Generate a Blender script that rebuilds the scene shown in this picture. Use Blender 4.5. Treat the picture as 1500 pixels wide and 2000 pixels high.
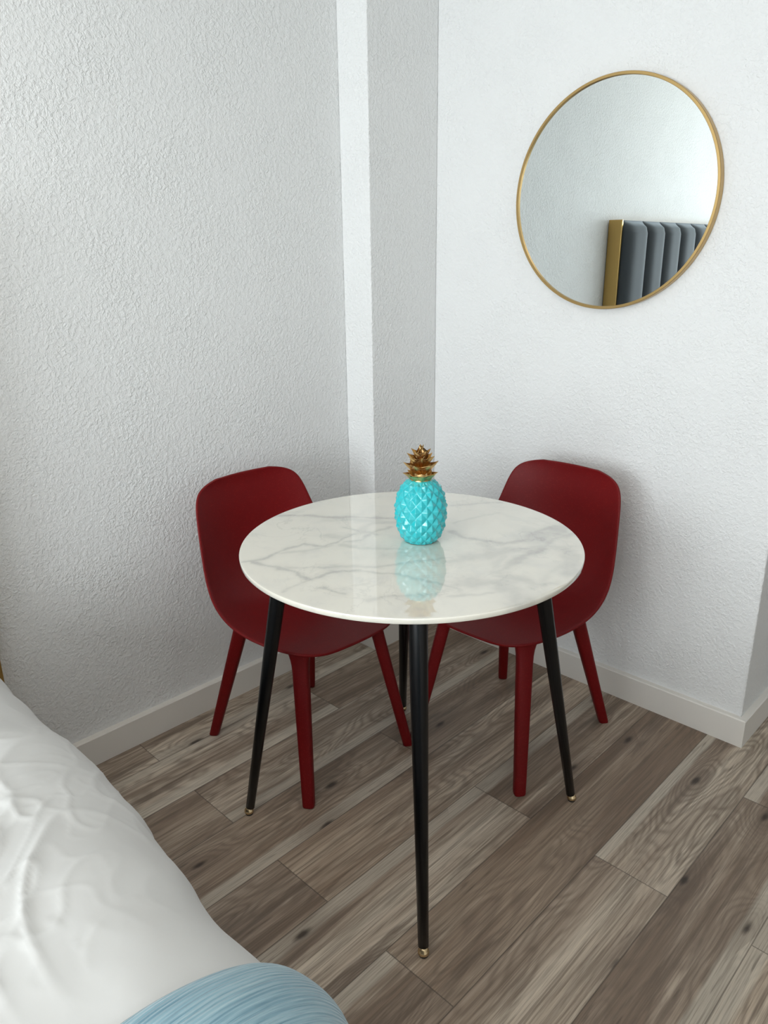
import bpy, bmesh, math, random
from mathutils import Vector, Matrix, noise
import numpy as np

for o in list(bpy.data.objects):
    bpy.data.objects.remove(o)
sc = bpy.context.scene
COL = sc.collection
R = math.radians

# ------------------------------------------------------------------ camera
F_PX = 1477.02
CAM = Vector((1.8923, -2.0745, 1.3809))
AZ, PIT, ROL = 2.3459, -0.3294, -0.0132
fw = Vector((math.cos(PIT) * math.cos(AZ), math.cos(PIT) * math.sin(AZ), math.sin(PIT)))
rt = fw.cross(Vector((0, 0, 1))).normalized()
up = rt.cross(fw)
rt2 = rt * math.cos(ROL) + up * math.sin(ROL)
up2 = -rt * math.sin(ROL) + up * math.cos(ROL)
cam_d = bpy.data.cameras.new('camera')
cam = bpy.data.objects.new('camera', cam_d)
COL.objects.link(cam)
cam_d.sensor_fit = 'VERTICAL'
cam_d.sensor_height = 36.0
cam_d.lens = 36.0 * F_PX / 2000.0
cam_d.clip_start = 0.02
m = Matrix.Identity(4)
for i in range(3):
    m[i][0] = rt2[i]; m[i][1] = up2[i]; m[i][2] = -fw[i]; m[i][3] = CAM[i]
cam.matrix_world = m
sc.camera = cam

# ------------------------------------------------------------------ light
world = bpy.data.worlds.new('sky')
sc.world = world
world.use_nodes = True
bg = world.node_tree.nodes['Background']
bg.inputs[0].default_value = (0.72, 0.86, 1.0, 1)
bg.inputs[1].default_value = 1.0


def area(name, loc, target, sx, sy, power, color):
    d = bpy.data.lights.new(name, 'AREA')
    d.shape = 'RECTANGLE'
    d.size = sx; d.size_y = sy
    d.energy = power; d.color = color
    o = bpy.data.objects.new(name, d)
    COL.objects.link(o)
    o.location = loc
    o.rotation_euler = (Vector(target) - Vector(loc)).to_track_quat('-Z', 'Y').to_euler()
    return o


area('window_daylight', (1.30, -5.08, 1.40), (1.30, 0, 1.40), 1.5, 1.7, 95, (0.90, 0.97, 1.0))
area('floor_side_fill', (2.62, -5.08, 1.15), (2.62, 0, 1.0), .85, 2.1, 50, (0.95, 0.98, 1.0))  # unseen fill at the added glass door, brightens the right-hand floor
area('ceiling_fill', (1.15, -2.3, 2.55), (1.15, -2.3, 0), 1.0, 1.0, 8, (1.0, 0.90, 0.80))  # warm overhead fill without a fixture, added to lift the room

sc.view_settings.view_transform = 'Standard'
sc.view_settings.look = 'None'
sc.view_settings.gamma = 1.0
sc.view_settings.use_curve_mapping = False
sc.view_settings.exposure = 0.10
sc.cycles.max_bounces = 12
sc.cycles.diffuse_bounces = 6
sc.cycles.glossy_bounces = 5


# ------------------------------------------------------------------ helpers
def lin(r, g, b):
    def f(c):
        c /= 255.0
        return c / 12.92 if c <= 0.04045 else ((c + 0.055) / 1.055) ** 2.4
    return (f(r), f(g), f(b), 1.0)


def mat(name, color=(.8, .8, .8, 1), rough=.5, metal=0.0, spec=.5, **kw):
    mt = bpy.data.materials.new(name)
    mt.use_nodes = True
    b = mt.node_tree.nodes['Principled BSDF']
    b.inputs['Base Color'].default_value = color
    b.inputs['Roughness'].default_value = rough
    b.inputs['Metallic'].default_value = metal
    b.inputs['Specular IOR Level'].default_value = spec
    for k, v in kw.items():
        b.inputs[k.replace('_', ' ')].default_value = v
    return mt, mt.node_tree, b


class NB:
    """small node-building helper"""
    def __init__(self, nt):
        self.nt = nt; self.n = nt.nodes; self.l = nt.links

    def node(self, t, **props):
        x = self.n.new(t)
        for k, v in props.items():
            setattr(x, k, v)
        return x

    def put(self, sock, v):
        if hasattr(v, 'links') or isinstance(v, bpy.types.NodeSocket):
            self.l.new(v, sock)
        else:
            sock.default_value = v

    def math(self, op, a, b=0.0, c=0.0, clamp=False):
        x = self.node('ShaderNodeMath', operation=op, use_clamp=clamp)
        self.put(x.inputs[0], a); self.put(x.inputs[1], b); self.put(x.inputs[2], c)
        return x.outputs[0]

    def vmath(self, op, a, b=(0, 0, 0)):
        x = self.node('ShaderNodeVectorMath', operation=op)
        self.put(x.inputs[0], a); self.put(x.inputs[1], b)
        return x.outputs[0]

    def noise(self, vec, scale, detail=2.0, rough=.5, dist=0.0):
        x = self.node('ShaderNodeTexNoise')
        self.put(x.inputs['Vector'], vec)
        x.inputs['Scale'].default_value = scale
        x.inputs['Detail'].default_value = detail
        x.inputs['Roughness'].default_value = rough
        x.inputs['Distortion'].default_value = dist
        return x.outputs['Fac']

    def ramp(self, fac, stops, interp='LINEAR'):
        x = self.node('ShaderNodeValToRGB')
        x.color_ramp.interpolation = interp
        e = x.color_ramp.elements
        while len(e) < len(stops):
            e.new(0.5)
        for i, (p, c) in enumerate(stops):
            e[i].position = p
            e[i].color = c if len(c) == 4 else (c[0], c[1], c[2], 1)
        self.put(x.inputs[0], fac)
        return x.outputs[0]

    def smooth(self, v, a, b):
        x = self.node('ShaderNodeMapRange', interpolation_type='SMOOTHSTEP')
        self.put(x.inputs[0], v)
        x.inputs[1].default_value = a; x.inputs[2].default_value = b
        x.inputs[3].default_value = 0; x.inputs[4].default_value = 1
        return x.outputs[0]

    def mix(self, f, a, b, blend='MIX'):
        x = self.node('ShaderNodeMix', data_type='RGBA', blend_type=blend)
        self.put(x.inputs[0], f); self.put(x.inputs[6], a); self.put(x.inputs[7], b)
        return x.outputs[2]

    def comb(self, x_, y_, z_):
        x = self.node('ShaderNodeCombineXYZ')
        self.put(x.inputs[0], x_); self.put(x.inputs[1], y_); self.put(x.inputs[2], z_)
        return x.outputs[0]

    def bump(self, h, strength, dist, bsdf):
        x = self.node('ShaderNodeBump')
        x.inputs['Strength'].default_value = strength
        x.inputs['Distance'].default_value = dist
        self.put(x.inputs['Height'], h)
        self.l.new(x.outputs[0], bsdf.inputs['Normal'])
        return x


def mesh_obj(name, verts, faces, material, parent=None, smooth=True, mat_index=None):
    me = bpy.data.meshes.new(name)
    me.from_pydata([tuple(v) for v in verts], [], faces)
    me.update()
    if smooth:
        me.polygons.foreach_set('use_smooth', [True] * len(me.polygons))
    for mm in (material if isinstance(material, (list, tuple)) else [material]):
        me.materials.append(mm)
    if mat_index is not None:
        me.polygons.foreach_set('material_index', mat_index)
    o = bpy.data.objects.new(name, me)
    COL.objects.link(o)
    if parent:
        o.parent = parent
    return o


def bm_obj(name, bm, material, parent=None, smooth=False):
    me = bpy.data.meshes.new(name)
    bm.normal_update()
    bm.to_mesh(me); bm.free()
    if smooth:
        me.polygons.foreach_set('use_smooth', [True] * len(me.polygons))
    for mm in (material if isinstance(material, (list, tuple)) else [material]):
        me.materials.append(mm)
    o = bpy.data.objects.new(name, me)
    COL.objects.link(o)
    if parent:
        o.parent = parent
    return o


def add_box(bm, x0, x1, y0, y1, z0, z1):
    vs = [bm.verts.new((x, y, z)) for z in (z0, z1) for x, y in ((x0, y0), (x1, y0), (x1, y1), (x0, y1))]
    for f in ((3, 2, 1, 0), (4, 5, 6, 7), (0, 1, 5, 4), (1, 2, 6, 5), (2, 3, 7, 6), (3, 0, 4, 7)):
        bm.faces.new([vs[i] for i in f])


def bevel_mod(o, w, seg=2, angle=30):
    b = o.modifiers.new('bevel', 'BEVEL')
    b.width = w; b.segments = seg; b.limit_method = 'ANGLE'; b.angle_limit = R(angle)
    b.harden_normals = False
    return b


def autosmooth(o, ang=35):
    me = o.data
    me.polygons.foreach_set('use_smooth', [True] * len(me.polygons))
    me.set_sharp_from_angle(angle=R(ang))


def empty(name, label, cat, loc=(0, 0, 0), rz=0, group=None):
    o = bpy.data.objects.new(name, None)
    COL.objects.link(o)
    o.location = loc; o.rotation_euler = (0, 0, rz)
    o.empty_display_size = .05
    o['label'] = label; o['category'] = cat
    if group:
        o['group'] = group
    return o


def structure(o):
    o['kind'] = 'structure'
    return o


def loft(sections, cap=True):
    """sections: list of rings (equal count)"""
    n = len(sections[0]); vs = [p for s in sections for p in s]; fs = []
    for i in range(len(sections) - 1):
        for j in range(n):
            a = i * n + j; b = i * n + (j + 1) % n
            fs.append((a, b, b + n, a + n))
    if cap:
        fs.append(tuple(range(n))[::-1])
        fs.append(tuple(range((len(sections) - 1) * n, len(sections) * n)))
    return vs, fs


def lathe(profile, n=64):
    """profile [(r,z)], closed at r=0 ends where given"""
    return loft([[(max(r, 1e-5) * math.cos(2 * math.pi * k / n), max(r, 1e-5) * math.sin(2 * math.pi * k / n), z)
                  for k in range(n)] for r, z in profile])


# ------------------------------------------------------------------ materials
def wall_material():
    mt, nt, b = mat('textured_white_paint', (.755, .76, .755, 1), .62, spec=.3)
    g = NB(nt)
    tc = g.node('ShaderNodeTexCoord').outputs['Object']
    warp = g.node('ShaderNodeTexNoise')
    g.put(warp.inputs['Vector'], tc); warp.inputs['Scale'].default_value = 25
    wv = g.vmath('ADD', tc, g.vmath('SCALE', warp.outputs['Color']))
    wv.node.inputs[1].links[0].from_node.inputs[3].default_value = 0.006
    n1 = g.noise(wv, 105, 2.5, .6, .25)
    n2 = g.noise(wv, 270, 2, .5, .1)
    n3 = g.noise(tc, 6, 2, .5)
    h = g.math('ADD', g.smooth(n1, .36, .70), g.math('MULTIPLY', n2, .5))
    amt = g.math('ADD', g.math('MULTIPLY', g.smooth(n3, .3, .7), .4), .7)
    h = g.math('MULTIPLY', h, amt)
    g.bump(h, 0.75, 0.0018, b)
    return mt


M_WALL = wall_material()


def floor_material():
    mt, nt, b = mat('grey_brown_plank', (.3, .25, .2, 1), .42, spec=.4)
    g = NB(nt)
    uvn = g.node('ShaderNodeUVMap'); uvn.uv_map = 'plank_uv'
    rn = g.node('ShaderNodeVertexColor') if False else g.node('ShaderNodeAttribute')
    rn.attribute_name = 'plank_random'
    rnd = rn.outputs['Color']
    sx = g.node('ShaderNodeSeparateXYZ'); g.put(sx.inputs[0], uvn.outputs[0])
    u, v = sx.outputs[0], sx.outputs[1]          # u along (m), v across (m, 0..0.182)
    rs = g.node('ShaderNodeSeparateColor'); g.put(rs.inputs[0], rnd)
    r1, r2, r3 = rs.outputs[0], rs.outputs[1], rs.outputs[2]
    off = g.comb(g.math('MULTIPLY', r1, 37.0), g.math('MULTIPLY', r2, 53.0), g.math('MULTIPLY', r3, 71.0))

    def P(su, sv):
        return g.vmath('ADD', g.comb(g.math('MULTIPLY', u, su), g.math('MULTIPLY', v, sv), 0.0), off)
    # knots
    vo = g.node('ShaderNodeTexVoronoi', feature='F1', voronoi_dimensions='2D')
    g.put(vo.inputs['Vector'], P(2.6, 7.0)); vo.inputs['Scale'].default_value = 1.0
    vo.inputs['Randomness'].default_value = 1.0
    kd = vo.outputs['Distance']
    ksel = g.node('ShaderNodeSeparateColor'); g.put(ksel.inputs[0], vo.outputs['Color'])
    kon = g.math('GREATER_THAN', ksel.outputs[0], .46)
    kn = g.math('ADD', kd, g.math('MULTIPLY', g.noise(P(14, 40), 1, 3, .6), .09))
    knot = g.math('MULTIPLY', kon, g.math('SUBTRACT', 1.0, g.smooth(kn, .055, .125)))
    halo = g.math('MULTIPLY', kon, g.math('SUBTRACT', 1.0, g.smooth(kd, .03, .40)))
    # cathedral figure, wrapping round the knots
    warp = g.noise(P(1.5, 6.0), 1, 2, .5)
    warp2 = g.noise(P(9, 28), 1, 2, .5)
    ringc = g.math('ADD', g.math('MULTIPLY', warp, 26.0), g.math('ADD', g.math('MULTIPLY', halo, 4.2), g.math('MULTIPLY', warp2, 1.3)))
    rings = g.math('MULTIPLY_ADD', g.math('SINE', g.math('MULTIPLY', ringc, 6.283)), .5, .5)
    ringm = g.math('MULTIPLY', g.math('POWER', rings, 1.6), g.smooth(g.noise(P(1.3, 5), 1, 2, .5), .37, .56))
    # fibres
    fib = g.noise(P(7, 330), 1, 3, .65)
    fib2 = g.noise(P(3.4, 120), 1, 5, .65, .35)
    streak = g.smooth(g.noise(P(1.7, 20), 1, 5, .65, .7), .52, .70)
    broad = g.noise(P(.8, 10), 1, 4, .6, .7)
    dash = g.smooth(g.noise(P(9, 80), 1, 2, .5), .66, .80)
    tone = g.math('ADD', g.math('MULTIPLY', broad, .95), g.math('MULTIPLY', g.math('SUBTRACT', r1, .5), .20))
    base = g.ramp(tone, [(.30, lin(134, 116, 100)), (.43, lin(172, 155, 138)), (.55, lin(200, 185, 167)), (.70, lin(222, 210, 192))])
    hue = g.mix(g.smooth(r2, .3, .9), (1, 1, 1, 1), (1.0, .965, .93, 1))
    c = g.mix(1.0, base, hue, 'MULTIPLY')
    # pale sapwood band on one side of many planks
    vn = g.math('ADD', v, g.math('MULTIPLY', g.math('SUBTRACT', g.noise(P(3.5, 6), 1, 3, .6), .5), .022))
    sap = g.math('MULTIPLY', g.math('SUBTRACT', 1.0, g.smooth(vn, .030, .042)), g.math('GREATER_THAN', r3, .55))
    sap2 = g.math('MULTIPLY', g.smooth(vn, .150, .160), g.math('GREATER_THAN', r1, .72))
    sapm = g.math('MAXIMUM', sap, sap2)
    dark = lin(96, 82, 71)
    c = g.mix(g.math('MULTIPLY', streak, .72), c, dark)
    c = g.mix(g.math('MULTIPLY', ringm, .48), c, lin(108, 94, 82))
    c = g.mix(g.math('MULTIPLY', g.smooth(fib2, .42, .66), .62), c, lin(108, 93, 80))
    c = g.mix(g.math('MULTIPLY', sapm, .60), c, lin(212, 203, 187))
    c = g.mix(g.math('MULTIPLY', g.smooth(fib, .42, .68), .42), c, lin(98, 84, 72))
    c = g.mix(g.math('MULTIPLY', dash, .5), c, lin(74, 62, 53))
    c = g.mix(g.math('MULTIPLY', halo, .42), c, lin(104, 88, 76))
    c = g.mix(g.math('MULTIPLY', knot, .9), c, lin(52, 43, 37))
    # thin seams at the plank edges
    hlp = g.node('ShaderNodeAttribute'); hlp.attribute_name = 'plank_end'
    du = hlp.outputs['Fac']
    ev = g.math('MINIMUM', v, g.math('SUBTRACT', .182, v))
    seam = g.math('SUBTRACT', 1.0, g.smooth(g.math('MINIMUM', ev, du), .0005, .0020))
    c = g.mix(g.math('MULTIPLY', seam, .62), c, lin(70, 62, 55))
    g.l.new(c, b.inputs['Base Color'])
    rr = g.math('ADD', .36, g.math('MULTIPLY', fib2, .14))
    g.l.new(rr, b.inputs['Roughness'])
    hh = g.math('SUBTRACT', g.math('MULTIPLY', fib, -.12), g.math('MULTIPLY', seam, 1.2))
    g.bump(hh, .35, .0012, b)
    return mt


M_FLOOR = floor_material()
M_BASE, _, _ = mat('satin_baseboard_paint', lin(222, 218, 211), .45, spec=.4)
M_CEIL, _, _ = mat('ceiling_paint', (.82, .82, .81, 1), .8)
M_FRAME, _, _ = mat('window_frame_white', (.8, .8, .8, 1), .4)

# ------------------------------------------------------------------ room shell
PX, PY, X1 = 0.1263, 0.3171, 1.3082
HB, TB = 0.0887, 0.0195
ZC = 2.62
YB, XR, YH = -5.0, 3.7, 2.1


def wall_box(name, x0, x1, y0, y1, z0, z1, material=M_WALL, bev=0):
    bm = bmesh.new()
    add_box(bm, x0, x1, y0, y1, z0, z1)
    o = bm_obj(name, bm, material)
    if bev:
        bevel_mod(o, bev, 3)
        autosmooth(o)
    return structure(o)


wall_box('wall_left', -.12, 0, YB, 0, 0, ZC)
wall_box('wall_corner', 0, PX, -PY, 0, 0, ZC, bev=.004)
wall_box('wall_right', -.12, X1, 0, YH, 0, ZC, bev=.006)
wall_box('wall_hall', X1, XR, YH, YH + .12, 0, ZC)
wall_box('wall_far_side', XR, XR + .12, YB, YH + .12, 0, ZC)
OPEN = [(.50, 2.08, .52, 2.28), (2.18, 3.06, .03, 2.22)]  # second opening is added, lets fill light past the bed foot
bm = bmesh.new()
add_box(bm, -.12, OPEN[0][0], YB - .12, YB, 0, ZC)
add_box(bm, OPEN[0][1], OPEN[1][0], YB - .12, YB, 0, ZC)
add_box(bm, OPEN[1][1], XR + .12, YB - .12, YB, 0, ZC)
for ox0, ox1, oz0, oz1 in OPEN:
    add_box(bm, ox0, ox1, YB - .12, YB, 0, oz0)
    add_box(bm, ox0, ox1, YB - .12, YB, oz1, ZC)
structure(bm_obj('wall_window_side', bm, M_WALL))
wall_box('ceiling', -.12, XR + .12, YB - .12, YH + .12, ZC, ZC + .1, M_CEIL)
# window behind the viewer, and an added glass door to light the floor
for nm, (ox0, ox1, oz0, oz1) in zip(('window_1', 'added_glass_door'), OPEN):
    bm = bmesh.new()
    xm = (ox0 + ox1) / 2
    for a, b_, c_, d_ in ((ox0, ox0 + .05, oz0, oz1), (ox1 - .05, ox1, oz0, oz1), (ox0, ox1, oz0, oz0 + .05),
                          (ox0, ox1, oz1 - .05, oz1), (xm - .02, xm + .02, oz0, oz1)):
        add_box(bm, a, b_, YB - .07, YB - .02, c_, d_)
    structure(bm_obj(nm, bm, M_FRAME))


# floor : individual planks as faces of one mesh
def build_floor():
    random.seed(11)
    W_, L_ = .182, 1.22
    verts, faces, uvs, rnds, ends = [], [], [], [], []
    x_ref = 1.228
    k0 = int(math.floor((-.15 - x_ref) / W_)); k1 = int(math.ceil((XR + .15 - x_ref) / W_))
    for k in range(k0, k1):
        xa = x_ref + k * W_; xb = xa + W_
        joint = -.685 if k % 2 == 0 else -1.222
        if k == 1:
            joint = -1.45
        ys = []
        y = joint
        while y > YB - .2:
            y -= L_
        while y < YH + .2:
            ys.append(y); y += L_
        ys.append(y)
        for ya, yb in zip(ys[:-1], ys[1:]):
            r = (random.random(), random.random(), random.random())
            flip = random.random() < .5
            i = len(verts)
            e = .0025
            cuts = [ya, ya + e, yb - e, yb]
            dist = [0, e, e, 0]
            for yy, dd in zip(cuts, dist):
                for xx in (xa, xb):
                    verts.append((xx, yy, 0))
            for s in range(3):
                q = i + s * 2
                faces.append((q, q + 1, q + 3, q + 2))
                for vi in (q, q + 1, q + 3, q + 2):
                    vx, vy, _ = verts[vi]
                    vv = (vx - xa)
                    uvs.append((vy - ya, W_ - vv if flip else vv))
                    rnds.append(r)
                    ends.append(dist[(vi - i) // 2])
    me = bpy.data.meshes.new('floor')
    me.from_pydata(verts, [], faces)
    me.uv_layers.new(name='plank_uv')
    me.color_attributes.new('plank_random', 'FLOAT_COLOR', 'CORNER')
    me.attributes.new('plank_end', 'FLOAT', 'CORNER')
    me.uv_layers['plank_uv'].data.foreach_set('uv', [c_ for q in uvs for c_ in q])
    me.attributes['plank_random'].data.foreach_set('color', [c_ for q in rnds for c_ in (*q, 1.0)])
    me.attributes['plank_end'].data.foreach_set('value', ends)
    me.materials.append(M_FLOOR)
    o = bpy.data.objects.new('floor', me)
    COL.objects.link(o)
    structure(o)


build_floor()


def baseboard(name, pts, h=HB, t=TB):
    """pts: polyline on the wall face, board lies to the right-hand side of travel, mitred"""
    P = [Vector(p) for p in pts]
    n = len(P)
    offs = []
    for i in range(n):
        ds = []
        if i > 0: ds.append((P[i] - P[i - 1]).normalized())
        if i < n - 1: ds.append((P[i + 1] - P[i]).normalized())
        ns = [Vector((d.y, -d.x)) for d in ds]
        if len(ns) == 1:
            offs.append(ns[0])
        else:
            mvec = (ns[0] + ns[1])
            offs.append(mvec / (1 + ns[0].dot(ns[1])))
    prof = [(0, 0), (t, 0), (t, h - .003), (t - .003, h), (0, h)]
    secs = [[(P[i].x + offs[i].x * a, P[i].y + offs[i].y * a, z) for a, z in prof] for i in range(n)]
    vs, fs = loft(secs)
    o = mesh_obj(name, vs, fs, M_BASE, smooth=False)
    bm = bmesh.new(); bm.from_mesh(o.data); bmesh.ops.recalc_face_normals(bm, faces=bm.faces); bm.to_mesh(o.data); bm.free()
    return structure(o)


baseboard('baseboard_left', [(0, YB), (0, -PY - TB)])
baseboard('baseboard_corner', [(0, -PY), (PX, -PY), (PX, -TB)])
baseboard('baseboard_right', [(PX, 0), (X1, 0), (X1, YH)])

# ------------------------------------------------------------------ bed
M_GOLD, _nt, _b = mat('brushed_gold', lin(188, 156, 96), .28, metal=1.0)
M_VELVET, nt, b = mat('grey_velvet', lin(66, 71, 75), .75, spec=.3)
b.inputs['Sheen Weight'].default_value = .6
b.inputs['Sheen Roughness'].default_value = .35
b.inputs['Sheen Tint'].default_value = (.75, .82, .88, 1)
M_MATT, _, _ = mat('mattress_ticking', (.7, .7, .7, 1), .8)
M_DARK, _, _ = mat('dark_bed_base', lin(60, 62, 66), .8)

BY0, BY1 = -1.645, -3.12          # duvet-covered sides of the mattress
HY0, HY1 = -1.565, -3.275        # headboard span
BX1 = 2.10
bed = empty('bed', 'double bed with tall gold-edged grey velvet channelled headboard against the textured left wall', 'bed', (0, (BY0 + BY1) / 2, 0))
byc = (BY0 + BY1) / 2


def rel(o):          # keep world coordinates although parented to the bed's base point
    for v in o.data.vertices:
        v.co.y -= byc
    return o


bm = bmesh.new()
add_box(bm, .004, .073, HY0 - .012, HY0, .0, 1.52)
add_box(bm, .004, .073, HY1, HY1 + .012, .0, 1.52)
add_box(bm, .004, .050, HY1 + .012, HY0 - .012, 1.49, 1.506)
o = rel(bm_obj('headboard_frame', bm, M_GOLD, bed)); bevel_mod(o, .0015, 2); o['label'] = 'gold metal headboard edge'
# channel-tufted velvet pad
ny, nz = 340, 40
ya, yb_ = HY0 - .013, HY1 + .013
vs, fs = [], []
span = ya - yb_
seams = [0]
first = .235
chw = .207
d = first
while d < span - .1:
    seams.append(d); d += chw
seams.append(span)
for j in range(nz + 1):
    tz = j / nz
    z = .35 + (1.518 - .35) * tz
    ztop = 1.518 - z
    for i in range(ny + 1):
        s = span * i / ny
        k = 0
        while k < len(seams) - 2 and s >= seams[k + 1]:
            k += 1
        a_, b2 = seams[k], seams[k + 1]
        q = (s - a_) / (b2 - a_)
        puff = max(0.0, 1 - abs(2 * q - 1) ** 4.0) ** .6 if 0 < q < 1 else 0
        topf = min(1.0, (max(0.0, ztop) / .045)) ** .45 if ztop < .045 else 1
        x = .060 + (.006 + .052 * puff) * topf
        vs.append((x, ya - s, z))
for j in range(nz):
    for i in range(ny):
        a_ = j * (ny + 1) + i
        fs.append((a_, a_ + ny + 1, a_ + ny + 2, a_ + 1))
# side + top closing
o = mesh_obj('headboard_pad', vs, fs, M_VELVET, bed)
so = o.modifiers.new('solid', 'SOLIDIFY'); so.thickness = .02; so.offset = -1
rel(o); o['label'] = 'dark grey velvet channels'
# base, mattress and legs under the bedding
bm = bmesh.new(); add_box(bm, .12, BX1 - .10, BY1 + .10, BY0 - .10, .12, .30)
o = rel(bm_obj('bed_base', bm, M_DARK, bed)); bevel_mod(o, .01)
bm = bmesh.new(); add_box(bm, .12, BX1 - .09, BY1 + .10, BY0 - .10, .30, .525)
o = rel(bm_obj('mattress', bm, M_MATT, bed)); bevel_mod(o, .04, 4)
for lx in (.2, BX1 - .2):
    for ly in (BY0 - .12, BY1 + .12):
        bm = bmesh.new(); add_box(bm, lx - .025, lx + .025, ly - .025, ly + .025, 0, .12)
        o = rel(bm_obj('leg', bm, M_DARK, bed)); bevel_mod(o, .004)


def fbm(p, oct=3):
    a, s = 0, 1
    for _ in range(oct):
        a += noise.noise(p) * s; p = p * 2.03; s *= .5
    return a


def ridge(p):
    return 1 - min(1, abs(noise.noise(p)) * 3.2)


RY, RZ, ZT = .20, .17, .625


def duvet_point(x, s, extra=0.0, blanket=False):
    """s<0: over the top away from the near edge; s>0: down the near side. returns point + outward offset"""
    arc = 1.57 * (RY + RZ) / 2
    y_in = BY0 - RY
    side_y = BY0
    if s < 0:
        y = y_in + s; z = ZT; ny_, nz_ = 0, 1
    elif s < arc:
        a = s / arc * math.pi / 2
        y = y_in + RY * math.sin(a); z = ZT - RZ * (1 - math.cos(a)); ny_, nz_ = math.sin(a), math.cos(a)
    else:
        y = side_y; z = ZT - RZ - (s - arc); ny_, nz_ = 1, 0
    # gentle crown in the middle of the mattress
    if s < 0:
        z += .012 * min(1, -s / .5)
    h = .007 * fbm(Vector((x * 3.1, s * 3.3, 2.0))) 
    edge = max(0.0, min(1.0, (s + .12) / .25))
    h += edge * .007 * noise.noise(Vector((x * 9.0, s * 1.8, 7.0)))
    if s > arc * .8:
        h += .012 * noise.noise(Vector((x * 14.0, s * 1.1, 3.0))) * min(1, (s - arc * .8) * 8)
    if not blanket:
        # pressed creases where the cover is loose
        m1 = max(0.0, min(1.0, noise.noise(Vector((x * 2.0 + 4, s * 2.0, 1.0))) * 2.2 + .35 + (-s) * 1.0))
        w = Vector((x + .05 * noise.noise(Vector((x * 6, s * 6, 0))), s + .05 * noise.noise(Vector((x * 6, s * 6, 5))), 0))
        r1 = ridge(Vector((w.x * 5.0 + w.y * 3.0, w.y * 3.2 - w.x * 4.0, 9.0))) ** 5
        r2 = ridge(Vector((w.x * 9.0, w.y * 11.0, 3.0))) ** 5
        r3 = ridge(Vector((w.x * 20.0, w.y * 17.0, 5.0))) ** 4
        m1 = .35 * m1 + 1.1 * math.exp(-((x - .98) / .26) ** 2 - ((s + .13) / .20) ** 2)
        h += m1 * (.0070 * r1 + .0042 * r2 + .0020 * r3) * max(0.0, min(1.0, (1.24 - x) / .12))
        h += .006 * math.sin((x - .2 * s) * 42 + 2 * noise.noise(Vector((x * 3, s * 3, 1)))) * math.exp(-((x - .62) / .20) ** 2 - ((s + .12) / .18) ** 2)
    else:
        h += .013 + (.015 * math.exp(-((x - 1.36) / .06) ** 2) + .001 * math.exp(-((x - 1.55) / .07) ** 2)) * edge
    h += extra
    y += .024 - .037 * (x - .4) + .016 * math.exp(-((x - .78) / .2) ** 2)
    z -= .012 * max(0.0, min(1.0, (.62 - x) / .2))
    q = max(0.0, min(1.0, (x - 1.36) / .22))
    y -= .030 * q * q * (3 - 2 * q)
    return Vector((x, y + ny_ * h, z + nz_ * h))


def sheet(name, x0, x1, s0, s1, nx, ns, material, blanket=False, xfun=None, lift=None):
    vs, fs = [], []
    for j in range(ns + 1):
        s = s0 + (s1 - s0) * j / ns
        for i in range(nx + 1):
            t = i / nx
            xa = x0 if xfun is None else xfun(s)
            x = xa + (x1 - xa) * t
            ex = 0.0
            if blanket:
                dd = (x - xa)
                ex = -.005 * math.exp(-dd / .006)
            vs.append(duvet_point(x, s, ex, blanket))
    for j in range(ns):
        for i in range(nx):
            a = j * (nx + 1) + i
            fs.append((a, a + 1, a + nx + 2, a + nx + 1))
    return mesh_obj(name, vs, fs, material)


M_DUVET, nt, b = mat('white_cotton', lin(209, 209, 207), .85, spec=.25)
b.inputs['Sheen Weight'].default_value = .15
g = NB(nt)
tc = g.node('ShaderNodeTexCoord').outputs['Object']
g.bump(g.noise(tc, 11, 2, .5, .4), .22, .010, b)
b.inputs['Subsurface Weight'].default_value = .0

duvet = sheet('duvet', .125, BX1, -1.30, .56, 470, 420, M_DUVET)
so = duvet.modifiers.new('solid', 'SOLIDIFY'); so.thickness = .008; so.offset = -1
duvet['label'] = 'crumpled white cotton duvet cover draped over the side of the bed'
duvet['category'] = 'duvet'

M_THROW, nt, b = mat('blue_woven_throw', lin(150, 184, 198), .9, spec=.2)
b.inputs['Sheen Weight'].default_value = .4
g = NB(nt)
tc = g.node('ShaderNodeTexCoord').outputs['Object']
sx = g.node('ShaderNodeSeparateXYZ'); g.put(sx.inputs[0], tc)
wob = g.math('MULTIPLY', g.noise(tc, 5, 2, .5), .012)
yarn = g.math('MULTIPLY_ADD', g.math('SINE', g.math('MULTIPLY', g.math('ADD', sx.outputs[0], wob), 6.283 / .0052)), .5, .5)
slub = g.noise(g.comb(g.math('MULTIPLY', g.math('ADD', sx.outputs[0], wob), 320), g.math('MULTIPLY', sx.outputs[1], 9), g.math('MULTIPLY', sx.outputs[2], 9)), 1, 3, .6)
col = g.ramp(slub, [(.28, lin(104, 140, 157)), (.5, lin(138, 171, 184)), (.72, lin(168, 194, 202))])
g.l.new(col, b.inputs['Base Color'])
g.bump(g.math('ADD', g.math('MULTIPLY', yarn, .5), slub), .7, .0025, b)
throw = sheet('throw_blanket', 1.29, 1.95, -1.25, .40, 200, 170, M_THROW, blanket=True,
              xfun=lambda s: 1.298 - .03 * max(0, -s) + .035 * max(0, s) ** 1.0 + .006 * math.sin(s * 9))
so = throw.modifiers.new('solid', 'SOLIDIFY'); so.thickness = .006; so.offset = -1
throw['label'] = 'pale blue woven throw lying across the white duvet near the foot of the bed'
throw['category'] = 'blanket'

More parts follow.
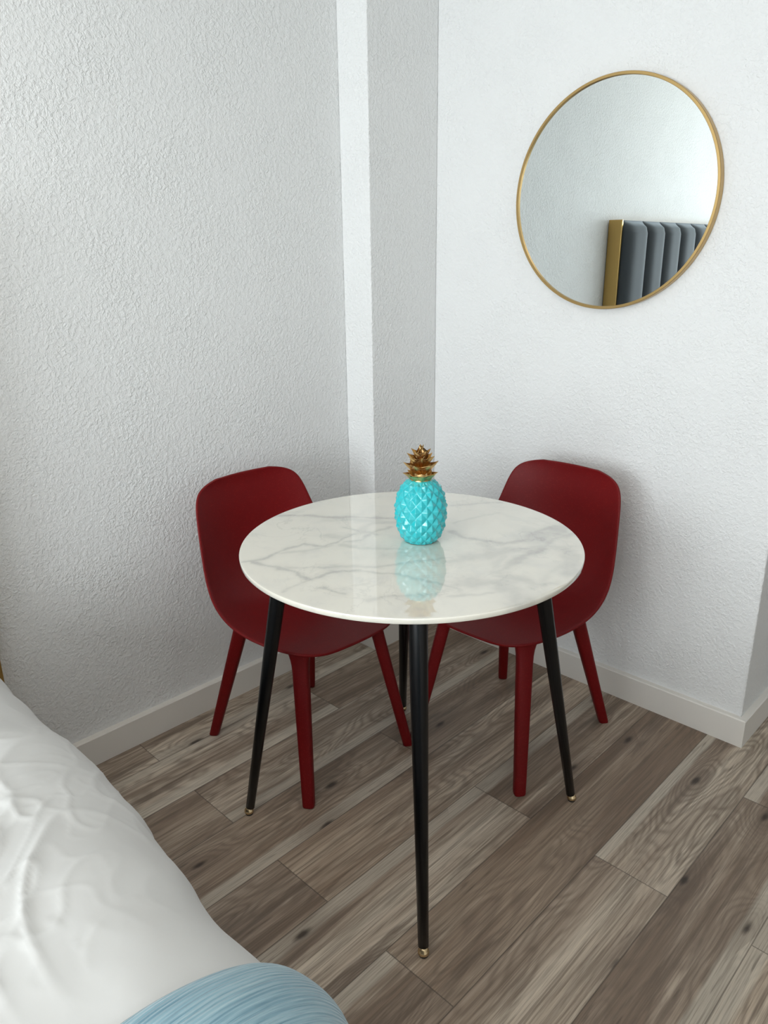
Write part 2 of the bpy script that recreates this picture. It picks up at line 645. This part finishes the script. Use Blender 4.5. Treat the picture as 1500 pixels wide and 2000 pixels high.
# ------------------------------------------------------------------ table
TC = Vector((.7932, -.8663, 0))
TR, TZ, TT = .391, .75, .012
M_BLACK, nt, b = mat('black_powder_coat', (.0015, .0018, .0024, 1), .24, metal=.0, spec=.38)
M_CAP, _, _ = mat('brass_glide', lin(214, 190, 150), .22, metal=1.0)
M_RUBBER, _, _ = mat('dark_rubber', (.012, .012, .012, 1), .6)

VEINS = [  # (width, strength, [pixel polyline on the photographed top])
    (.007, .75, [(545, 1006), (617, 1009), (683, 1010.7), (767, 1012)]),
    (.016, .35, [(640, 1012), (700, 1016), (767, 1020)]),
    (.0055, .75, [(468, 1097), (490, 1095), (523, 1088), (550, 1075), (590, 1063), (633, 1067), (660, 1060), (690, 1043)]),
    (.006, .45, [(540, 1081), (580, 1078), (610, 1073), (650, 1066)]),
    (.0055, .75, [(490, 1097), (530, 1107), (567, 1115), (583, 1118), (610, 1133), (627, 1123), (650, 1117), (700, 1116)]),
    (.005, .55, [(610, 1133), (583, 1142), (550, 1155)]),
    (.007, .50, [(563, 1110), (617, 1107), (667, 1105), (717, 1108), (773, 1103), (833, 1093), (877, 1090)]),
    (.006, .55, [(683, 1117), (750, 1120), (800, 1127), (850, 1137), (900, 1150)]),
    (.005, .7, [(630, 1150), (650, 1156), (672, 1158)]),
    (.012, .45, [(640, 1047), (667, 1050), (690, 1043), (710, 1030), (740, 1022), (775, 1020)]),
    (.007, .60, [(673, 1030), (705, 1037), (735, 1045)]),
    (.007, .60, [(673, 1060), (707, 1055), (725, 1042), (760, 1030)]),
    (.010, .50, [(670, 1065), (700, 1070), (745, 1070), (790, 1073)]),
    (.007, .45, [(717, 1173), (750, 1168), (797, 1165), (850, 1160)]),
    (.009, .75, [(877, 1038), (910, 1050), (950, 1057), (987, 1062), (1027, 1053), (1053, 1037), (1083, 1027)]),
    (.035, .75, [(1035, 1052), (1067, 1045), (1090, 1036)]),
    (.020, .55, [(877, 1097), (917, 1088), (967, 1080), (1017, 1073), (1067, 1066), (1100, 1070), (1117, 1090), (1110, 1120)]),
    (.014, .70, [(973, 1117), (1000, 1103), (1027, 1087), (1053, 1073), (1083, 1053), (1120, 1043)]),
    (.013, .50, [(967, 1123), (1017, 1130), (1050, 1140), (1083, 1140)]),
    (.026, .55, [(890, 1140), (933, 1135), (973, 1137), (1000, 1155), (1010, 1175)]),
    (.007, .50, [(877, 1163), (933, 1162), (965, 1159)]),
    (.005, .55, [(883, 987), (933, 983), (977, 982)]),
    (.004, .40, [(890, 1022), (940, 1007), (970, 1000)]),
    (.012, .45, [(945, 1062), (985, 1080), (975, 1105), (960, 1120)]),
    (.014, .35, [(1040, 1150), (1075, 1120), (1120, 1100)]),
    (.030, .30, [(760, 1085), (830, 1080), (900, 1100)]),
]


def unproject_top(px, py):
    d = fw + rt2 * ((px - 750) / F_PX) - up2 * ((py - 1000) / F_PX)
    t = (TZ - CAM.z) / d.z
    q = CAM + d * t
    return (q.x - TC.x, q.y - TC.y)


def build_tabletop(parent):
    prof_n = 128
    rings = [TR * (k / 150) for k in range(1, 149)] + [TR - .0012, TR - .0003, TR]
    n = 360
    vs = [(0, 0, TZ)]
    for r in rings:
        z = TZ
        if r > TR - .0025:
            z = TZ - {TR - .0012: .0003, TR - .0003: .0012, TR: .0030}.get(r, 0)
        for k in range(n):
            a = 2 * math.pi * k / n
            vs.append((r * math.cos(a), r * math.sin(a), z))
    for r, z in ((TR, TZ - TT + .002), (TR - .0015, TZ - TT), (.25, TZ - TT), (.02, TZ - TT)):
        for k in range(n):
            a = 2 * math.pi * k / n
            vs.append((r * math.cos(a), r * math.sin(a), z))
    nr = len(rings) + 4
    fs = [(0, 1 + k, 1 + (k + 1) % n) for k in range(n)]
    for i in range(nr - 1):
        for k in range(n):
            a = 1 + i * n + k; b2 = 1 + i * n + (k + 1) % n
            fs.append((a, a + n, b2 + n, b2))
    fs.append(tuple(1 + (nr - 1) * n + k for k in range(n)))
    V = np.array(vs)
    P = V[:, :2].copy()
    # wavering of the veins
    jit = np.array([[fbm(Vector((x * 14, y * 14, 1.0)), 4) * .010 + fbm(Vector((x * 60, y * 60, 1.0)), 2) * .003,
                     fbm(Vector((x * 14, y * 14, 8.0)), 4) * .010 + fbm(Vector((x * 60, y * 60, 8.0)), 2) * .003] for x, y in P])
    Q = P + jit
    brk = np.array([fbm(Vector((x * 22, y * 22, 4.0)), 3) for x, y in P])
    val = np.zeros(len(V))
    for w, s, line in VEINS:
        L = np.array([unproject_top(*q) for q in line])
        dmin = np.full(len(V), 9.0)
        for a, b2 in zip(L[:-1], L[1:]):
            ab = b2 - a
            t = np.clip(((Q - a) @ ab) / (ab @ ab), 0, 1)
            dd = np.linalg.norm(Q - (a + t[:, None] * ab), axis=1)
            dmin = np.minimum(dmin, dd)
        ww = w * 1.5 * (1 + .6 * brk)
        core = np.exp(-(dmin / np.maximum(ww * .55, .001)) ** 2)
        soft = .35 * np.exp(-(dmin / np.maximum(ww * 1.5, .001)) ** 2)
        val = np.maximum(val, s * np.clip(core * (.75 + .5 * brk) + soft, 0, 1)) + s * .10 * core
    o = mesh_obj('tabletop', vs, fs, M_MARBLE, parent)
    at = o.data.attributes.new('vein', 'FLOAT', 'POINT')
    at.data.foreach_set('value', np.clip(val, 0, 1).astype(np.float32))
    return o


M_MARBLE, nt, b = mat('polished_marble', lin(226, 224, 214), .012, spec=1.0)
g = NB(nt)
b.inputs['Coat Weight'].default_value = 1.0
b.inputs['Coat IOR'].default_value = 1.6
b.inputs['Coat Roughness'].default_value = .008
tc = g.node('ShaderNodeTexCoord').outputs['Object']
va = g.node('ShaderNodeAttribute'); va.attribute_name = 'vein'
cloud = g.noise(tc, 9, 4, .6, .8)
basec = g.mix(g.smooth(cloud, .45, .75), lin(230, 226, 213), lin(220, 217, 207))
wisp = g.math('ABSOLUTE', g.math('SUBTRACT', g.noise(tc, 5.5, 5, .62, 1.2), .5))
wisp = g.math('MULTIPLY', g.math('SUBTRACT', 1.0, g.smooth(wisp, .0, .022)), g.math('MULTIPLY', g.smooth(g.noise(tc, 4, 2), .42, .62), .30))
vv = g.math('MULTIPLY', g.math('ADD', va.outputs['Fac'], wisp), g.math('MULTIPLY_ADD', g.noise(tc, 40, 4, .6), .9, .55))
c = g.mix(g.math('MULTIPLY', vv, .64, clamp=True), basec, lin(156, 153, 149))
g.l.new(c, b.inputs['Base Color'])

table = empty('dining_table', 'round white marble-topped table on four splayed black legs, pineapple ornament on it', 'table', tuple(TC))
autosmooth(build_tabletop(table), 40)


def tube_between(A, B, rs, n=40):
    """rs: list of (t, r) along A->B"""
    A, B = Vector(A), Vector(B)
    d = (B - A).normalized()
    x = d.cross(Vector((0, 1, 0))).normalized(); y = d.cross(x)
    secs = []
    for t, r in rs:
        c_ = A.lerp(B, t)
        secs.append([tuple(c_ + x * (r * math.cos(2 * math.pi * k / n)) + y * (r * math.sin(2 * math.pi * k / n))) for k in range(n)])
    vs, fs = loft(secs)
    return vs, fs


tips = [(1.110, -1.176, 0), (1.085, -.553, 0), (.473, -.552, 0), (.502, -1.173, 0)]
for (tx, ty, _), (sa, sb) in zip(tips, ((1, -1), (1, 1), (-1, 1), (-1, -1))):
    top = Vector((sa * .207, sb * .207, TZ - TT - .0005))
    tip = Vector((tx - TC.x, ty - TC.y, .0))
    L = (top - tip).length
    foot = tip.lerp(top, .020 / L)
    leg_o = mesh_obj('leg', *tube_between(foot, top, [(0, .0098), (.002, .0112), (.35, .0142), (.75, .0184), (.93, .0196), (.999, .0196)]), M_BLACK, table)
    autosmooth(leg_o, 50)
    # glide: brass collar then dark pad, upright on the floor
    cx, cy = tip.x, tip.y
    prof = [(0, .0045), (.0095, .0045), (.0118, .0065), (.0122, .010), (.0112, .0140), (.0085, .0165), (.0075, .0215), (0, .0215)]
    vs, fs = lathe(prof, 32)
    vs = [(x + cx, y + cy, z) for x, y, z in vs]
    gl = mesh_obj('glide', vs, fs, M_CAP, leg_o)
    gl['label'] = 'small brass foot glide'
    prof = [(0, 0), (.0088, 0), (.0095, .001), (.0095, .0050), (0, .0050)]
    vs, fs = lathe(prof, 32)
    vs = [(x + cx, y + cy, z) for x, y, z in vs]
    mesh_obj('foot_pad', vs, fs, M_RUBBER, leg_o)

# ------------------------------------------------------------------ chairs
M_RED, nt, b = mat('dark_red_speckled_plastic', lin(110, 5, 9), .5, spec=.25)
g = NB(nt)
tc = g.node('ShaderNodeTexCoord').outputs['Object']
sp = g.node('ShaderNodeTexVoronoi', feature='F1'); g.put(sp.inputs['Vector'], tc); sp.inputs['Scale'].default_value = 330
sel = g.node('ShaderNodeSeparateColor'); g.put(sel.inputs[0], sp.outputs['Color'])
spk = g.math('MULTIPLY', g.math('SUBTRACT', 1.0, g.smooth(sp.outputs['Distance'], .15, .42)), g.math('GREATER_THAN', sel.outputs[1], .72))
c = g.mix(g.math('MULTIPLY', spk, .6), lin(108, 3, 7), lin(150, 44, 36))
c = g.mix(g.math('MULTIPLY', g.noise(tc, 45, 3), .35), c, lin(84, 2, 5))
g.l.new(c, b.inputs['Base Color'])
g.bump(g.noise(tc, 700, 2), .15, .0005, b)

RIM = [(.246, 0, .427), (.242, .095, .425), (.211, .163, .430), (.145, .209, .444), (.059, .238, .458), (-.025, .245, .481),
       (-.095, .234, .522), (-.145, .215, .584), (-.184, .197, .665), (-.210, .184, .733), (-.229, .158, .769), (-.246, .090, .785), (-.252, 0, .786)]
MID = [(.246, .427), (.213, .4275), (.140, .430), (.048, .428), (-.040, .428), (-.128, .446), (-.186, .508),
       (-.222, .600), (-.2415, .700), (-.2505, .755), (-.252, .786)]


def catmull(P, n):
    out = []
    N = len(P)
    P = [Vector(p) for p in P]
    for i in range(N - 1):
        a = P[i - 1] if i > 0 else P[i] * 2 - P[i + 1]
        b2, c2 = P[i], P[i + 1]
        d2 = P[i + 2] if i + 2 < N else P[i + 1] * 2 - P[i]
        for k in range(n):
            t = k / n
            out.append(.5 * (2 * b2 + (c2 - a) * t + (2 * a - 5 * b2 + 4 * c2 - d2) * t * t + (3 * b2 - a - 3 * c2 + d2) * t ** 3))
    out.append(P[-1])
    return out


def build_shell(parent):
    rr = [(p[0], max(0.0, p[1]), p[2]) for p in RIM]
    mirror_first = (RIM[1][0], -RIM[1][1], RIM[1][2])
    full = [mirror_first] + list(RIM) + [(RIM[-2][0], -RIM[-2][1], RIM[-2][2])]
    rim = catmull(full, 6)[6:-6]
    loop = [Vector(p) for p in rim] + [Vector((p.x, -p.y, p.z)) for p in rim[-2:0:-1]]
    for _ in range(14):
        loop = [(loop[i - 1] + loop[i] * 2 + loop[(i + 1) % len(loop)]) / 4 for i in range(len(loop))]
    rim = loop[6:67]
    mid = catmull([(a, 0, c_) for a, c_ in MID], 6)
    nv = 28
    vs, fs = [], []
    for r_, m_ in zip(rim, mid):
        for j in range(nv + 1):
            t = -1 + 2 * j / nv
            t = math.sin(t * math.pi / 2) * .35 + t * .65
            k = abs(t) ** 2.3
            vs.append((m_.x + (r_.x - m_.x) * k, r_.y * t, m_.z + (r_.z - m_.z) * k))
    for i in range(len(rim) - 1):
        for j in range(nv):
            a = i * (nv + 1) + j
            fs.append((a, a + nv + 1, a + nv + 2, a + 1))
    bm = bmesh.new()
    bv = [bm.verts.new(v) for v in vs]
    for f in fs:
        try:
            bm.faces.new([bv[i] for i in f])
        except ValueError:
            pass
    bmesh.ops.recalc_face_normals(bm, faces=bm.faces)
    up_f = sum(1 for f in bm.faces if f.normal.z > 0.3) - sum(1 for f in bm.faces if f.normal.z < -.3)
    if up_f < 0:
        bmesh.ops.reverse_faces(bm, faces=bm.faces)
    o = bm_obj('seat_shell', bm, M_RED, parent, smooth=True)
    s = o.modifiers.new('solid', 'SOLIDIFY'); s.thickness = .0075; s.offset = -1
    s2 = o.modifiers.new('subd', 'SUBSURF'); s2.levels = 1; s2.render_levels = 1
    return o


def rounded_ring(c_, ax, ay, hw, hd, n=24, p=3.5):
    out = []
    for k in range(n):
        a = 2 * math.pi * k / n
        ca, sa = math.cos(a), math.sin(a)
        x = abs(ca) ** (2 / p) * math.copysign(1, ca) * hw
        y = abs(sa) ** (2 / p) * math.copysign(1, sa) * hd
        out.append(tuple(c_ + ax * x + ay * y))
    return out


def chair_leg(tip, top, w0, w1, d0, d1, flare, parent, yaw):
    tip, top = Vector(tip), Vector(top)
    ax = Vector((math.cos(yaw), math.sin(yaw), 0)); ay = Vector((-math.sin(yaw), math.cos(yaw), 0))
    secs = []
    L = (top - tip).length
    for t in (0, .004, .012, .1, .3, .5, .7, .84, .89, .925, .95, .97, .985, 1.0):
        c_ = tip.lerp(top, t)
        w = w0 + (w1 - w0) * min(1, t / .8); dd = d0 + (d1 - d0) * min(1, t / .8)
        if t < .01:
            w *= .80 if t == 0 else .95; dd *= .80 if t == 0 else .95
        if t > .84:
            q = (t - .84) / .16
            fl = 1 - math.sqrt(max(0, 1 - q * q))
            w += flare * fl; dd += flare * .35 * fl
        secs.append(rounded_ring(c_, ax, ay, w / 2, dd / 2))
    vs, fs = loft(secs)
    o = mesh_obj('leg', vs, fs, M_RED, parent)
    autosmooth(o, 60)
    return o


def make_chair(label, loc, rz):
    t = empty('dining_chair', label, 'chair', loc, rz, None)
    build_shell(t)
    for s in (-1, 1):
        # front legs rise into the front corners, rear legs run forward under the seat
        chair_leg((.229, s * .1885, 0), (.148, s * .130, .4210), .032, .043, .029, .037, .046, t, s * R(142))
        chair_leg((-.226, s * .189, 0), (-.115, s * .115, .427), .029, .042, .029, .036, .034, t, s * R(-40))
    # ribbed plate under the seat that the legs grow out of
    bm = bmesh.new()
    add_box(bm, -.12, .17, -.125, -.105, .405, .421)
    add_box(bm, -.12, .17, .105, .125, .405, .421)
    add_box(bm, -.115, -.095, -.105, .105, .405, .421)
    add_box(bm, .145, .165, -.105, .105, .405, .421)
    o = bm_obj('under_frame', bm, M_RED, t); bevel_mod(o, .003)
    return t


def copy_tree(o, parent=None):
    c_ = o.copy()
    COL.objects.link(c_)
    if parent: c_.parent = parent
    for ch in [q for q in bpy.data.objects if q.parent == o]:
        copy_tree(ch, c_)
    return c_


chair = make_chair('dark red moulded plastic chair on the left, its back turned to the left wall', (.369, -.853, 0), -.024)
chair['group'] = 'red plastic chairs at the round table'
kids = list(chair.children)
chair2 = chair.copy(); COL.objects.link(chair2)
chair2.location = (.780, -.399, 0); chair2.rotation_euler = (0, 0, -1.565)
for k in kids:
    kc = k.copy(); COL.objects.link(kc); kc.parent = chair2
chair2['label'] = 'dark red moulded plastic chair on the right, below the round mirror'

# ------------------------------------------------------------------ pineapple
M_TURQ, nt, b = mat('turquoise_glaze', lin(40, 180, 188), .13, spec=.6)
b.inputs['Coat Weight'].default_value = .5
b.inputs['Coat Roughness'].default_value = .05
b.inputs['Subsurface Weight'].default_value = .0
M_LEAF, nt, b = mat('gold_lustre_glaze', lin(214, 180, 124), .33, metal=1.0)
pine = empty('pineapple_ornament', 'turquoise ceramic pineapple with gold leaf crown standing on the marble tabletop', 'ornament', (.803, -.842, TZ))


def pine_radius(t):
    # t 0..1 bottom to top
    pts = [(0, .0355), (.04, .0405), (.12, .0480), (.25, .0545), (.42, .0580), (.58, .0578), (.74, .0535), (.86, .0460), (.94, .0370), (.985, .0285), (1, .0245)]
    for (a, ra), (b2, rb) in zip(pts[:-1], pts[1:]):
        if t <= b2:
            q = (t - a) / (b2 - a); q = q * q * (3 - 2 * q) * .4 + q * .6
            return ra + (rb - ra) * q
    return pts[-1][1]


HBODY = .147
NA = 14
nt_, nz_ = 14 * 24, 150
# arc length param so the scales keep their size over the shoulders
prof = [(pine_radius(i / 400), HBODY * i / 400) for i in range(401)]
arc = [0]
for (ra, za), (rb, zb) in zip(prof[:-1], prof[1:]):
    arc.append(arc[-1] + math.hypot(rb - ra, zb - za))
secs = []
rows = 5.5
for i in range(nz_ + 1):
    s = arc[-1] * i / nz_
    k = next(j for j in range(401) if arc[j] >= s - 1e-9)
    r0, z0 = prof[k]
    k2 = min(400, k + 2); k1 = max(0, k - 2)
    tz = prof[k2][1] - prof[k1][1]; tr = prof[k2][0] - prof[k1][0]
    ln = math.hypot(tz, tr); nr_, nzv = tz / ln, -tr / ln
    fade = min(1, i / nz_ / .03) * min(1, (1 - i / nz_) / .04)
    ring = []
    for j in range(nt_):
        a = 2 * math.pi * j / nt_
        p_ = NA * j / nt_; q_ = rows * i / nz_
        A = (p_ + q_) % 1; B = (p_ - q_) % 1
        h = 1 - max(abs(2 * A - 1), abs(2 * B - 1))
        h = min(h, .94)
        amp = .0062 * (r0 / .058) ** 1.0 * fade
        dr = amp * (h - .35)
        rr_ = r0 + dr * nr_
        ring.append((rr_ * math.cos(a), rr_ * math.sin(a), z0 + dr * nzv))
    secs.append(ring)
base_ring = [(x * .93, y * .93, 0.0) for x, y, z in secs[0]]
secs[0] = [(x, y, .0022) for x, y, z in secs[0]]
secs = [base_ring] + secs
vs, fs = loft(secs)
o = mesh_obj('body', vs, fs, M_TURQ, pine)
o.rotation_euler = (0, 0, R(-47))


def crown():
    vs, fs = [], []

    def leaf(az, z0, r0, length, width, tilt0, tilt1, thick=.0022):
        nl, nw = 9, 6
        base = len(vs)
        ca, sa = math.cos(az), math.sin(az)
        r, z = r0, z0
        pos = [(r, z, tilt0)]
        for i in range(nl):
            tl = tilt0 + (tilt1 - tilt0) * (i / nl)
            r += math.cos(tl) * length / nl; z += math.sin(tl) * length / nl
            pos.append((r, z, tl))
        for side in (0, 1):
            for i, (r_, z_, tl) in enumerate(pos):
                t = i / nl
                w = width * (1 - t ** 1.9) * (.72 + .38 * math.sin(math.pi * min(1, t * 1.2)))
                for j in range(nw + 1):
                    u = -1 + 2 * j / nw
                    cup = .30 * w * (abs(u) ** 1.5)
                    off = thick * (1 - t * .6) * (1 if side else 0) * (1 - abs(u) * .5)
                    nr2, nz2 = math.sin(tl), -math.cos(tl)
                    rr2 = r_ - nr2 * cup + nr2 * off; zz = z_ - nz2 * cup + nz2 * off
                    tang = u * w * .5
                    # wrap around the stem
                    vs.append((rr2 * ca - tang * sa, rr2 * sa + tang * ca, zz))
        m_ = (nl + 1) * (nw + 1)
        for side in (0, 1):
            for i in range(nl):
                for j in range(nw):
                    a = base + side * m_ + i * (nw + 1) + j
                    q = (a, a + 1, a + nw + 2, a + nw + 1)
                    fs.append(q if side else q[::-1])
        for i in range(nl):
            for j in (0, nw):
                a = base + i * (nw + 1) + j
                q = (a, a + nw + 1, a + nw + 1 + m_, a + m_)
                fs.append(q if j == 0 else q[::-1])
        for j in range(nw):
            a = base + nl * (nw + 1) + j
            fs.append((a, a + 1, a + 1 + m_, a + m_))
    z = HBODY - .003
    # cup-shaped lowest tier
    tiers = [(8, z + .000, .0200, .0275, .0340, 54, 32, .0),
             (6, z + .017, .0125, .0380, .0400, 40, 50, .45),
             (6, z + .033, .0095, .0350, .0370, 46, 54, .95),
             (5, z + .045, .0060, .0315, .0340, 56, 62, .3),
             (3, z + .053, .0020, .0300, .0330, 84, 84, .6)]
    for n, z0, r0, ln, w, t0, t1, ph in tiers:
        for k in range(n):
            leaf(2 * math.pi * (k + ph) / n, z0, r0, ln * (1 + .05 * math.sin(k * 2.3 + ph)), w, R(t0), R(t1 + 4 * math.sin(k * 1.7)))
    # core
    n = 24; b0 = len(vs)
    pr = [(.0225, z - .001), (.0245, z + .004), (.0200, z + .007), (.0150, z + .012), (.0120, z + .030), (.0090, z + .048), (.004, z + .060), (.0005, z + .064)]
    cv, cf = lathe(pr, n)
    vs.extend(cv); fs.extend([tuple(i + b0 for i in f) for f in cf])
    o = mesh_obj('leaf_crown', vs, fs, M_LEAF, pine)
    o['label'] = 'gold crown of pointed leaves'
    o.rotation_euler = (0, 0, R(-40))


crown()

# ------------------------------------------------------------------ mirror
M_GLASS, nt, b = mat('silvered_glass', (.745, .79, .79, 1), .0, metal=1.0)
M_MFRAME, nt, b = mat('satin_brass', lin(186, 156, 104), .33, metal=1.0)
MC = Vector((.768, -.002, 1.523))
mirror = empty('wall_mirror', 'large round mirror in a thin brass frame hanging on the right-hand wall', 'mirror', tuple(MC), R(1.05))
mirror.location.y = -.0065
MR = .3015
prof = [(MR, 0), (MR, .021), (MR - .001, .022), (MR - .0072, .022), (MR - .0082, .021), (MR - .0082, .009), (MR - .0082, 0)]
n = 160
secs = [[(r * math.cos(2 * math.pi * k / n), -d_, r * math.sin(2 * math.pi * k / n)) for k in range(n)] for r, d_ in prof]
vs, fs = loft(secs + [secs[0]], cap=False)
o = mesh_obj('frame', vs, fs, M_MFRAME, mirror)
autosmooth(o, 40)
vs, fs = lathe([(0, 0), (MR - .006, 0), (MR - .006, .0045), (MR - .0075, .005), (0, .005)], 160)
vs = [(x, -z - .0115, y) for x, y, z in vs]
o = mesh_obj('mirror_glass', vs, fs, M_GLASS, mirror, smooth=False)
bm = bmesh.new(); bm.from_mesh(o.data); bmesh.ops.recalc_face_normals(bm, faces=bm.faces); bm.to_mesh(o.data); bm.free()

# consistent outward normals on the lofted parts
for ob in list(bpy.data.objects):
    if ob.type == 'MESH' and ob.name.split('.')[0] in ('leg', 'glide', 'foot_pad', 'body', 'frame', 'tabletop'):
        bm = bmesh.new(); bm.from_mesh(ob.data)
        bmesh.ops.recalc_face_normals(bm, faces=bm.faces)
        bm.to_mesh(ob.data); bm.free()
